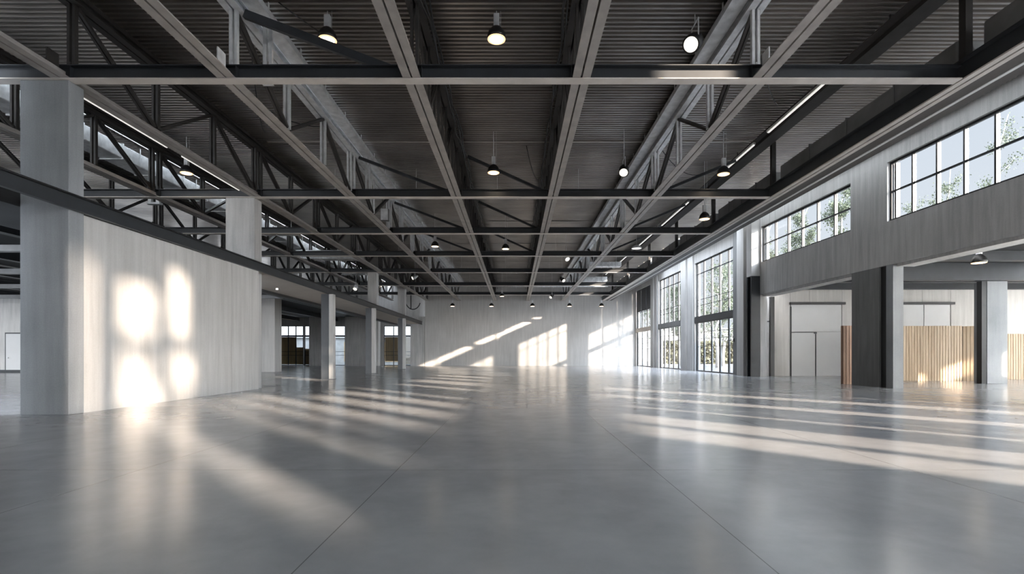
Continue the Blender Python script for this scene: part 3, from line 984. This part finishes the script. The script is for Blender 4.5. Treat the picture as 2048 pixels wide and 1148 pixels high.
roller_door(1, 15.0, 17.82, True)
roller_door(2, 21.05, 23.75, False)
pr = empty('narrow_door', (13.6, AY - 0.2, 0), 'narrow grey side door with black post, beside the dark steel column', 'door')
m = MB(); m.box(13.38, 13.80, AY - 0.12, AY - 0.06, 0.0, 2.93); m.box(13.38, 13.80, AY - 0.12, AY - 0.06, 3.0, 4.25); m.build('door_panel', M['concrete'], pr)
m = MB(); m.box(13.30, 13.375, AY - 0.2, AY - 0.03, 0, 4.28); m.box(13.38, 13.8, AY - 0.14, AY - 0.04, 2.935, 2.995); m.build('door_frame', M['black'], pr)
m = MB(); m.box(13.81, 14.03, AY - 0.22, AY - 0.03, 0, 4.3); m.build('post', M['black'], pr)

# column of the aisle
c3 = empty('concrete_column', (19.3, 20.6, 0), 'grey concrete column with black side post beside the oak screen', 'column')
m = MB(); m.box(19.0, 19.82, 20.6, 21.2, 0, 4.135); m.build('shaft', M['concrete_blue'], c3, bevel=0.012)
m = MB(); m.box(18.80, 18.985, 20.62, 20.85, 0, 4.135); m.build('side_post', M['black'], c3)

# oak screens
ws = empty('wood_screen', (17, 22, 0), 'oak slat screen standing in the aisle between two columns', 'screen')
def screen_panel(p, q, h, mat, parent, name='slat_panel', n=14):
    p, q = Vector((*p, 0)), Vector((*q, 0))
    d = (q - p).normalized(); nrm = Vector((d.y, -d.x, 0))
    m = MB()
    L_ = (q - p).length
    a, b = p, q
    back = -nrm * 0.10
    m.hexa([a, b, b + back, a + back] + [v + Vector((0, 0, h)) for v in (a, b, b + back, a + back)])
    k = max(4, int(L_ / 0.12))
    for i in range(k):
        s0 = p + d * (L_ * (i + 0.12) / k); s1 = p + d * (L_ * (i + 0.88) / k)
        f = nrm * 0.018
        m.hexa([s0 + f, s1 + f, s1, s0] + [v + Vector((0, 0, h)) for v in (s0 + f, s1 + f, s1, s0)])
    return m.build(name, mat, parent)
screen_panel((17.0, 23.1), (20.0, 22.9), 2.46, M['wood'], ws)
screen_panel((20.02, 22.9), (20.85, 22.35), 2.44, M['wood'], ws)
ws2 = empty('wood_screen', (13.5, 20.4, 0), 'brown slat screen end peeping out behind the big dark column', 'screen')
screen_panel((13.08, 20.45), (14.6, 20.45), 2.33, M['wood_red'], ws2)
ws3 = empty('wood_screen', (22, 24, 0), 'oak slat screen beyond the grey aisle column at the picture edge', 'screen')
screen_panel((21.6, 24.2), (27.5, 24.2), 2.15, M['wood'], ws3)

# ------------------------------------------------------------------ lamps
def pendant_proto(loc, drop, label, scale=1.0):
    r = empty('pendant_lamp', loc, label, 'lamp')
    x, y, z = loc
    s = scale
    m = MB(); m.tube([(x, y, z + 0.24 * s), (x, y, z + drop)], 0.012, 6); m.tube([(x + 0.09, y, z + 0.2 * s), (x + 0.09, y, z + drop)], 0.005, 5); m.build('cord', M['galv'], r)
    m = MB(); m.box(x - 0.06, x + 0.06, y - 0.05, y + 0.05, z + 0.24 * s, z + 0.50 * s); m.build('driver_box', M['galv'], r)
    m = MB(); m.lathe([(0.185 * s, -0.02), (0.20 * s, 0.0), (0.195 * s, 0.05 * s), (0.165 * s, 0.14 * s), (0.10 * s, 0.215 * s), (0.045 * s, 0.25 * s), (0.0, 0.255 * s)], loc, 28); m.build('shade', M['black'], r, smooth=True)
    m = MB(); m.lathe([(0.0, -0.03), (0.145 * s, -0.03), (0.145 * s, -0.0205)], loc, 24); m.build('diffuser', M['lamp'], r)
    m = MB(); m.lathe([(0.15 * s, -0.022), (0.15 * s, -0.034), (0.19 * s, -0.034), (0.19 * s, -0.022)], loc, 24); m.build('rim', M['ring'], r)
    return r


PL = [
    (655, 78, 10.9, 'lit black pendant lamp above the first cross beam, beside the pale truss'),
    (993, 76, 10.9, 'lit black pendant lamp above the first cross beam, between the middle trusses'),
    (373, 345, 17.2, 'lit black pendant lamp over the side space, against the pale duct'),
    (987, 344, 16.8, 'lit black pendant lamp hanging between the middle trusses in second bay'),
    (1447, 347, 16.8, 'lit black pendant lamp beside the strip lights, before the second cross beam'),
    (1011, 497, 26.8, 'small pendant lamp between the middle trusses in the fourth bay'),
    (870, 492, 26.6, 'small pendant lamp beside the pale truss in the fourth bay'),
    (1004, 592, 44.8, 'tiny pendant lamp between the middle trusses near far wall'),
    (1409, 437, 19.4, 'small pendant lamp beside the duct in the third bay'),
]
p0 = None
for (x, y, Y, lab) in PL:
    c = at(x, y, Y)
    drop = ZD - c.z
    p0 = pendant_proto(tuple(c), drop, lab)
wl = None
WQ = ['first of five, above the sunlit wall end', 'second of five', 'middle one of five', 'fourth of five', 'fifth of five, nearest the tall windows'.replace('nearest', 'beside')]
for i, x in enumerate((905, 983, 1065, 1139, 1203)):
    c = at(x, 612, 49.6)
    lab = 'small black pendant before the far concrete wall, ' + WQ[i]
    if wl is None:
        wl = pendant_proto(tuple(c), ZD - c.z, lab, 1.15)
        tag(wl, group='small black pendants before the far wall')
    else:
        r = copy_tree(wl, tuple(c)); tag(r, lab, 'lamp')


def spotlight(x, y, Y, tilt, label, s=1.0, yaw=0.4):
    c = at(x, y, Y)
    r = empty('spotlight', tuple(c), label, 'spotlight')
    mt = Matrix.Rotation(-0.75, 3, 'X') @ Matrix.Rotation(tilt, 3, 'Y')
    m = MB(); m.lathe([(0.13 * s, -0.22 * s), (0.15 * s, -0.22 * s), (0.14 * s, 0.0), (0.09 * s, 0.16 * s), (0.05 * s, 0.24 * s), (0, 0.25 * s)], c, 20, mt); m.build('housing', M['black'] if s > 1.04 else M['galv'], r, smooth=True)
    m = MB(); m.lathe([(0, -0.226 * s), (0.12 * s, -0.226 * s), (0.12 * s, -0.221 * s), (0, -0.221 * s)], c, 20, mt); m.build('lens', M['lens'], r)
    m = MB()
    for q in (-1, 1):
        m.tube([c + Vector((0, q * 0.165 * s, 0)), c + Vector((0, q * 0.165 * s, 0.30 * s))], 0.014, 6)
    m.tube([c + Vector((0, -0.165 * s, 0.30 * s)), c + Vector((0, 0.165 * s, 0.30 * s))], 0.014, 6)
    m.build('yoke', M['galv'], r)
    m = MB(); m.tube([c + Vector((0, 0, 0.30 * s)), Vector((c.x, c.y, ZD - 0.002))], 0.012, 6); m.build('stem', M['galv'], r)


spotlight(1390, 82, 11.0, 0.55, 'tilted black spotlight beside pale truss above the first cross beam', 1.25)
spotlight(1248, 338, 16.6, 0.2, 'tilted grey spotlight beside the pale truss in the second bay', 1.1)
spotlight(1132, 514, 29.5, -0.3, 'small white spotlight hanging below the fourth cross beam', 1.03)
spotlight(830, 554, 38.0, 0.9, 'small lit spotlight over the band beam far back', 1.0)
spotlight(1124, 558, 38.5, -0.5, 'small dark spotlight beyond the fifth cross beam', 1.05)
spotlight(1104, 592, 46.0, 0.6, 'small dark spotlight just before the far wall top', 1.05)
spotlight(712, 574, 34.9, 0.1, 'tiny lit spotlight in the side space over the band beam', 1.0)

# strip lights beside the edge beam
SL = [(13.0, 16.0), (16.9, 19.6), (23.3, 27.6), (28.8, 32.6), (34.4, 38.6), (41.2, 44.6)]
SLQ = ['just past the first cross beam', 'just before the second cross beam', 'before the fourth cross beam', 'past the fourth cross beam', 'past the fifth cross beam', 'past the sixth cross beam']
for (a, b), q in zip(SL, SLQ):
    r = empty('strip_light', (7.9, a, 8.1), 'long pale strip light on the dark cable tray, ' + q, 'lamp')
    m = MB(); m.box(7.86, 7.94, a, b, 8.12, 8.19); m.build('housing', M['white'], r)
    m = MB(); m.box(7.87, 7.93, a + 0.03, b - 0.03, 8.095, 8.119); m.build('diffuser', M['tube'], r)
tr = empty('cable_tray', (8.2, Y0, 8.1), 'dark cable tray running beside the strip lights below the deck', 'tray')
m = MB(); m.box(8.05, 8.45, Y0, 47.5, 8.10, 8.13); m.box(8.05, 8.08, Y0, 47.5, 8.13, 8.26); m.box(8.42, 8.45, Y0, 47.5, 8.13, 8.26); m.build('trough', M['truss'], tr)
pieces('hanger', [(x - 0.012, x + 0.012, y + 1.0, y + 1.03, 8.26, ZD - 0.002) for y in YB[:-1] for x in (8.065, 8.435)], M['truss'], tr)
m = MB(); m.box(7.85, 8.05, Y0, 47.5, 8.20, 8.23); m.build('light_rail', M['truss'], tr)
for (a, b, q) in ((10.5, 13.4, 'past the first pillar'), (14.0, 16.9, 'before the second pillar')):
    r = empty('strip_light', (-9.15, a, ZB), 'thin bright line light along the pillar truss, ' + q, 'lamp')
    m = MB(); m.box(-9.13, -9.09, a, b, ZB + 0.025, ZB + 0.06); m.build('housing', M['white'], r)
    m = MB(); m.box(-9.125, -9.095, a, b, ZB + 0.012, ZB + 0.024); m.build('diffuser', M['tube'], r)

# ------------------------------------------------------------------ ducts, pipes and cables
dd = empty('air_duct', (-13.7, 10, 7.9), 'long pale galvanised duct under the deck over the side space', 'duct')
m = MB(); m.box(-14.1, -13.35, Y0, 50, 7.85, 8.33); m.build('casing', M['galv'], dd, bevel=0.03)
pieces('seam_flange', [(-14.13, -13.32, Y0 + 1.2 + k * 1.6, Y0 + 1.25 + k * 1.6, 7.82, 8.36) for k in range(26)], M['galv'], dd)
pieces('hanger', [(x - 0.01, x + 0.01, Y0 + 2.0 + k * 3.2, Y0 + 2.03 + k * 3.2, 8.0, ZD - 0.002) for k in range(13) for x in (-14.12, -13.33)], M['galv'], dd)
for k, (y, q) in enumerate(((12.3, 'beside the big pillar'), (15.5, 'before the second cross beam'), (19.4, 'past the second cross beam'), (25.0, 'past the third cross beam'))):
    r = empty('duct_drop', (-13.6, y, 6.9), 'pair of pale vertical duct stubs below the duct, ' + q, 'duct')
    for x in (-13.85, -13.55):
        m = MB(); m.box(x - 0.06, x + 0.06, y, y + 0.12, 6.95, 7.845); m.build('stub', M['galv'], r)
    m = MB(); m.box(-13.95, -13.45, y - 0.03, y + 0.15, 6.88, 6.95); m.build('grille', M['galv'], r)
for (y, z, h, x0, x1, q) in ((31.0, 6.95, 0.55, -13.3, -9.3, 'before the fifth cross beam'), (36.5, 6.9, 0.40, -13.3, -9.2, 'past the fifth cross beam'), (24.6, 7.0, 0.30, -13.3, -10.6, 'past the third cross beam'),
                            (35.6, 7.3, 0.32, 5.2, 7.4, 'past the fifth cross beam'), (42.2, 7.2, 0.38, 5.2, 7.6, 'past the sixth cross beam'), (38.2, 7.4, 0.22, -5.0, -2.6, 'past the fifth cross beam')):
    r = empty('air_duct', (x0, y, z), ('pale galvanised branch duct across the side space, ' if x0 < -9 else 'short galvanised duct between trusses on the window side, ' if x0 > 0 else 'slim galvanised duct between trusses on the partition side, ') + q, 'duct')
    m = MB(); m.box(x0, x1, y, y + 0.6, z, z + h); m.build('casing', M['galv'], r, bevel=0.03)
    pieces('seam_flange', [(x0 + 0.4 + k * (x1 - x0 - 0.8) / 3, x0 + 0.45 + k * (x1 - x0 - 0.8) / 3, y - 0.03, y + 0.63, z - 0.03, z + h + 0.03) for k in range(4)], M['galv'], r)
    pieces('hanger', [(x, x + 0.02, y + 0.3, y + 0.33, z + h, ZD - 0.002) for x in (x0 + 0.3, x1 - 0.3)], M['galv'], r)
# pale trays beside the galvanised trusses
for (x, q) in ((-5.28, 'the partition side truss'), (4.48, 'the window side truss')):
    r = empty('cable_tray', (x, Y0, 8.2), 'pale galvanised cable tray close under the deck beside ' + q, 'tray')
    m = MB(); m.box(x - 0.16, x + 0.16, Y0, YF - 0.1, 8.24, 8.26); m.box(x - 0.16, x - 0.14, Y0, YF - 0.1, 8.26, 8.38); m.box(x + 0.14, x + 0.16, Y0, YF - 0.1, 8.26, 8.38); m.build('trough', M['galv'], r)
    pieces('hanger', [(x + a, x + a + 0.008, Y0 + 0.8 + k * 1.6, Y0 + 0.86 + k * 1.6, 8.3, ZD - 0.002) for k in range(28) for a in (-0.17, 0.162)], M['galv'], r)
for (x, y, q) in ((-5.2, 10.75, 'at the first cross beam'), (-5.25, 18.25, 'at the second cross beam'), (-5.25, 23.55, 'at the third cross beam'), (-5.25, 28.8, 'at the fourth cross beam')):
    r = empty('conduit_riser', (x, y, ZB + 0.2), 'pair of pale galvanised risers beside the partition side truss, ' + q, 'riser')
    for s in (-0.06, 0.06):
        m = MB(); m.box(x + s - 0.035, x + s + 0.035, y, y + 0.06, ZB + 0.30, 8.235); m.build('channel', M['galv'], r)
    m = MB(); m.box(x - 0.11, x + 0.11, y - 0.01, y + 0.07, ZB + 0.28, ZB + 0.30); m.build('foot', M['galv'], r)
# sprinkler mains
for i, (y, z, x0, x1, q) in enumerate(((20.2, 7.45, -8.6, 8.0, 'in the third bay'), (31.2, 7.4, -8.6, 8.0, 'in the fifth bay'), (37.2, 7.2, -8.6, 8.0, 'in the sixth bay'), (44.0, 7.0, -8.6, 8.0, 'in the seventh bay'))):
    r = empty('sprinkler_pipe', (x0, y, z), 'grey sprinkler pipe running crosswise under the deck ' + q, 'pipe')
    m = MB(); m.tube([(x0, y, z), (x1, y, z)], 0.035, 8); m.build('pipe', M['galv'], r, smooth=True)
    for k in range(5):
        x = x0 + 1.5 + k * 3.2
        m = MB(); m.tube([(x, y, z + 0.03), (x, y, ZD - 0.002)], 0.008, 5); m.build('hanger_rod', M['galv'], r)
        x = x0 + 2.3 + k * 3.2
        m = MB(); m.tube([(x, y, z - 0.03), (x, y, z - 0.12)], 0.014, 6)
        m.lathe([(0, -0.13), (0.045, -0.13), (0.045, -0.12), (0, -0.12)], (x, y, z), 10); m.build('sprinkler_head', M['galv'], r)
# cables alongside the middle trusses and slung below the deck
rnd = random.Random(3)
for (x, q) in ((TR[4] + 0.30, 'middle truss on the partition side'), (TR[5] - 0.30, 'middle truss on the window side')):
    r = empty('cable_bundle', (x, Y0, 7.6), 'loose black cable bundle strung along the ' + q, 'cable')
    for k in range(3):
        pts = []
        y = Y0
        while y < YF - 0.3:
            pts.append((x + rnd.uniform(-0.05, 0.05), y, 7.75 + 0.22 * k + rnd.uniform(-0.10, 0.10)))
            y += 0.7
        m = MB(); m.tube(pts, 0.02, 5); m.build('cable', M['black'], r, smooth=True)
WI = [((-4.9, 10.6, 8.484), (-2.4, 13.6, 8.484), 0.25, 'over the first bay beside the lit pendant'), ((-6.2, 12.0, 8.484), (-8.2, 16.8, 8.484), 0.5, 'from the pale truss to the pillar truss'),
      ((5.2, 11.2, 8.484), (7.7, 15.0, 8.484), 0.35, 'from the pale truss to the strip lights'), ((5.2, 18.2, 8.484), (7.6, 20.6, 8.484), 0.4, 'past the second cross beam to the strip lights'),
      ((-7.5, 11.5, 8.484), (-6.1, 16.4, 8.484), 0.6, 'slung beside the pillar truss'), ((0.4, 17.9, 8.484), (1.0, 21.5, 8.484), 0.3, 'between middle trusses in the third bay')]
for (a, b, sag, q) in WI:
    a, b = Vector(a), Vector(b)
    pts = [a.lerp(b, t / 10) - Vector((0, 0, sag * 4 * (t / 10) * (1 - t / 10))) for t in range(11)]
    m = MB(); m.tube(pts, 0.014, 5)
    tag(m.build('cable', M['black'], smooth=True, origin=tuple(a)), 'thin black cable hanging in a loop, ' + q, 'cable')
# box speakers and a hanging heater
c = at(770, 430, 22.0)
sp_ = empty('box_speaker', tuple(c), 'grey box speaker hanging beyond the second cross beam', 'speaker')
m = MB(); m.box(c.x - 0.17, c.x + 0.17, c.y - 0.12, c.y + 0.12, c.z - 0.26, c.z + 0.26); m.build('cabinet', M['duct'], sp_, bevel=0.03)
m = MB(); m.box(c.x - 0.15, c.x + 0.15, c.y - 0.13, c.y - 0.121, c.z - 0.24, c.z + 0.24); m.build('grille', M['galv'], sp_)
m = MB()
for s in (-0.12, 0.12):
    m.tube([(c.x + s, c.y, c.z + 0.26), (c.x + s, c.y, ZD - 0.002)], 0.008, 5)
m.build('cord', M['black'], sp_)
c = at(1273, 495, 26.9)
hb = empty('high_bay_lamp', tuple(c), 'wide silver high bay lamp hanging beside the strip lights', 'lamp')
m = MB(); m.lathe([(0.26, -0.05), (0.27, -0.03), (0.22, 0.06), (0.10, 0.13), (0, 0.14)], c, 22); m.build('reflector', M['galv'], hb, smooth=True)
m = MB(); m.lathe([(0, -0.06), (0.25, -0.06), (0.25, -0.051)], c, 22); m.build('diffuser', M['tube'], hb)
m = MB(); m.tube([c + Vector((0, 0, 0.13)), Vector((c.x, c.y, ZD - 0.002))], 0.01, 6); m.build('stem', M['galv'], hb)
# aisle pendant
c = at(1958, 524, 15.6)
r = pendant_proto(tuple(c), 4.84 - c.z - 0.0, 'black pendant lamp under the low aisle ceiling near the picture edge', 1.0)
# little droplight over the pale low ceiling edge
c = at(554, 578, 22.0)
dl = empty('drop_light', tuple(c), 'tiny droplight on a thin wire under the pale low ceiling', 'lamp')
m = MB(); m.lathe([(0, -0.04), (0.05, -0.04), (0.05, 0.04), (0, 0.05)], c, 12); m.build('head', M['tube'], dl)
m = MB(); m.tube([c + Vector((0, 0, 0.05)), Vector((c.x, c.y, 4.098))], 0.006, 5); m.build('cord', M['black'], dl)
# cable loop on the far side wall
m = MB(); cc = at(826, 600, 49.0)
m.tube([cc + Vector((0.9 * cos(a) * 0.8, 0, 0.9 * sin(a))) for a in [pi * (0.55 + 1.35 * t / 16) for t in range(17)]], 0.05, 6)
m.tube([cc + Vector((-0.2, 0, -0.85)), Vector((cc.x - 0.2, cc.y, ZD - 0.002))], 0.05, 6)
tag(m.build('cable_loop', M['black'], smooth=True, origin=tuple(cc)), 'thick black cable loop hanging above the end of band beam', 'cable')

# ------------------------------------------------------------------ outdoors
def tree(x, y, h, seed, label, n_leaf=2600, spread=1.6, group=None, leaf=0.075):
    rd = random.Random(seed)
    r = empty('tree', (x, y, -0.12), label, 'tree', group)
    tk = MB()
    pts = [Vector((x, y, -0.14))]
    for k in range(1, 9):
        pts.append(Vector((x + rd.uniform(-.12, .12) * k * 0.5, y + rd.uniform(-.12, .12) * k * 0.5, h * k / 8.4)))
    tk.tube(pts, 0.20, 8, 0.03)
    tips = []
    for k in range(26):
        t = rd.uniform(0.22, 0.97)
        i = min(7, int(t * 8)); b = pts[i].lerp(pts[i + 1], t * 8 - i)
        a = rd.uniform(0, 2 * pi)
        ln = spread * (1.15 - 0.75 * t) * rd.uniform(0.6, 1.2)
        tip = b + Vector((cos(a) * ln, sin(a) * ln, ln * rd.uniform(0.5, 1.3)))
        mid = b.lerp(tip, 0.5) + Vector((0, 0, -0.08 * ln))
        tk.tube([b, mid, tip], 0.045, 5, 0.008)
        tips.append((b, mid, tip))
    tk.build('trunk', M['bark'], r, smooth=True)
    fo = MB()
    for k in range(n_leaf):
        b, mid, tip = rd.choice(tips)
        s = rd.uniform(0.25, 1.15)
        p = (b.lerp(mid, s * 2) if s < 0.5 else mid.lerp(tip, (s - 0.5) * 2)) + Vector((rd.gauss(0, .22), rd.gauss(0, .22), rd.gauss(0, .2)))
        u = Vector((rd.gauss(0, 1), rd.gauss(0, 1), rd.gauss(0, 1))).normalized()
        v = u.orthogonal().normalized()
        wv = u.cross(v)
        q = leaf * rd.uniform(0.6, 1.3)
        fo.add([p - v * q, p + wv * q * 0.6, p + v * q, p - wv * q * 0.6], [(0, 1, 2, 3)])
    fo.build('foliage', M['leaf'], r)
    return r


TREES = [
    (36.9, 38.8, 20.3, 'tall sparse tree filling the last pane of the first high window', 4200, 2.2),
    (38.1, 45.4, 18.4, 'sparse tree top showing low in the first high window, beside the tall one', 3200, 1.9),
    (40.0, 51.0, 17.7, 'thin tree top at the column end of the first high window', 1800, 1.6),
    (26.7, 41.6, 16.0, 'leafy green tree behind the second high window, beside the big column', 8500, 1.6),
    (25.9, 46.0, 15.6, 'leafy green tree in the middle of the second high window', 8500, 1.6),
    (24.9, 50.0, 15.0, 'leafy green tree at the far end of the second high window', 8500, 1.6),
    (17.6, 44.5, 9.5, 'slim grey trunked tree just outside the first tall window', 2800, 1.8),
    (20.5, 50.5, 9.5, 'leafy tree farther out beyond the first tall window', 6500, 2.0),
    (17.8, 55.0, 9.0, 'leafy tree beyond the second tall window', 6500, 1.9),
    (17.2, 63.0, 10.0, 'leafy tree beyond the far corner window', 6500, 2.2),
]
for i, (x, y, h, lab, n, s) in enumerate(TREES):
    tree(x, y, h, 20 + i, lab, n, s)
# a tree outside the near windows, whose branches dapple the partition
tree(22.0, -19.5, 15.5, 77, 'tree outside whose branches shade the partition wall', 1700, 2.6, leaf=0.17)

hd = MB(); rd = random.Random(5)
for k in range(5000):
    p = Vector((rd.uniform(19, 36), 68 + rd.uniform(-0.6, 0.6), rd.uniform(-0.1, 2.9)))
    u = Vector((rd.gauss(0, 1), rd.gauss(0, 1), rd.gauss(0, 1))).normalized(); v = u.orthogonal(); wv = u.cross(v); q = 0.16
    hd.add([p - v * q, p + wv * q, p + v * q, p - wv * q], [(0, 1, 2, 3)])
tag(hd.build('hedge', M['hedge'], origin=(27, 68, 0)), 'olive green clipped hedge outside beyond the tall windows', 'hedge')
bl = empty('building', (40, 96, -0.12), 'pale low building across the paving outside tall windows', 'building')
m = MB(); m.box(22, 62, 92, 100, -0.12, 5.5); m.build('wall', M['render'], bl)
m = MB(); m.box(21.7, 62.3, 91.7, 100.3, 5.5, 5.8); m.build('roof', M['roof'], bl)
for k in range(7):
    m = MB(); m.box(24 + k * 5.2, 27 + k * 5.2, 91.9, 91.98, 1.2, 4.0); m.build('window', M['duct'], bl)

b2 = empty('building', (-20, 60, -0.12), 'low grey building close outside the far windows of the side space', 'building')
m = MB(); m.box(-42, -8, 60, 66, -0.12, 3.1); m.build('wall', M['duct'], b2)
m = MB(); m.box(-42.2, -7.8, 59.8, 66.2, 3.1, 3.3); m.build('roof', M['roof'], b2)
for k in range(8):
    m = MB(); m.box(-40 + k * 4, -37.6 + k * 4, 59.93, 59.99, 0.3, 2.6); m.build('window', M['blind'], b2)
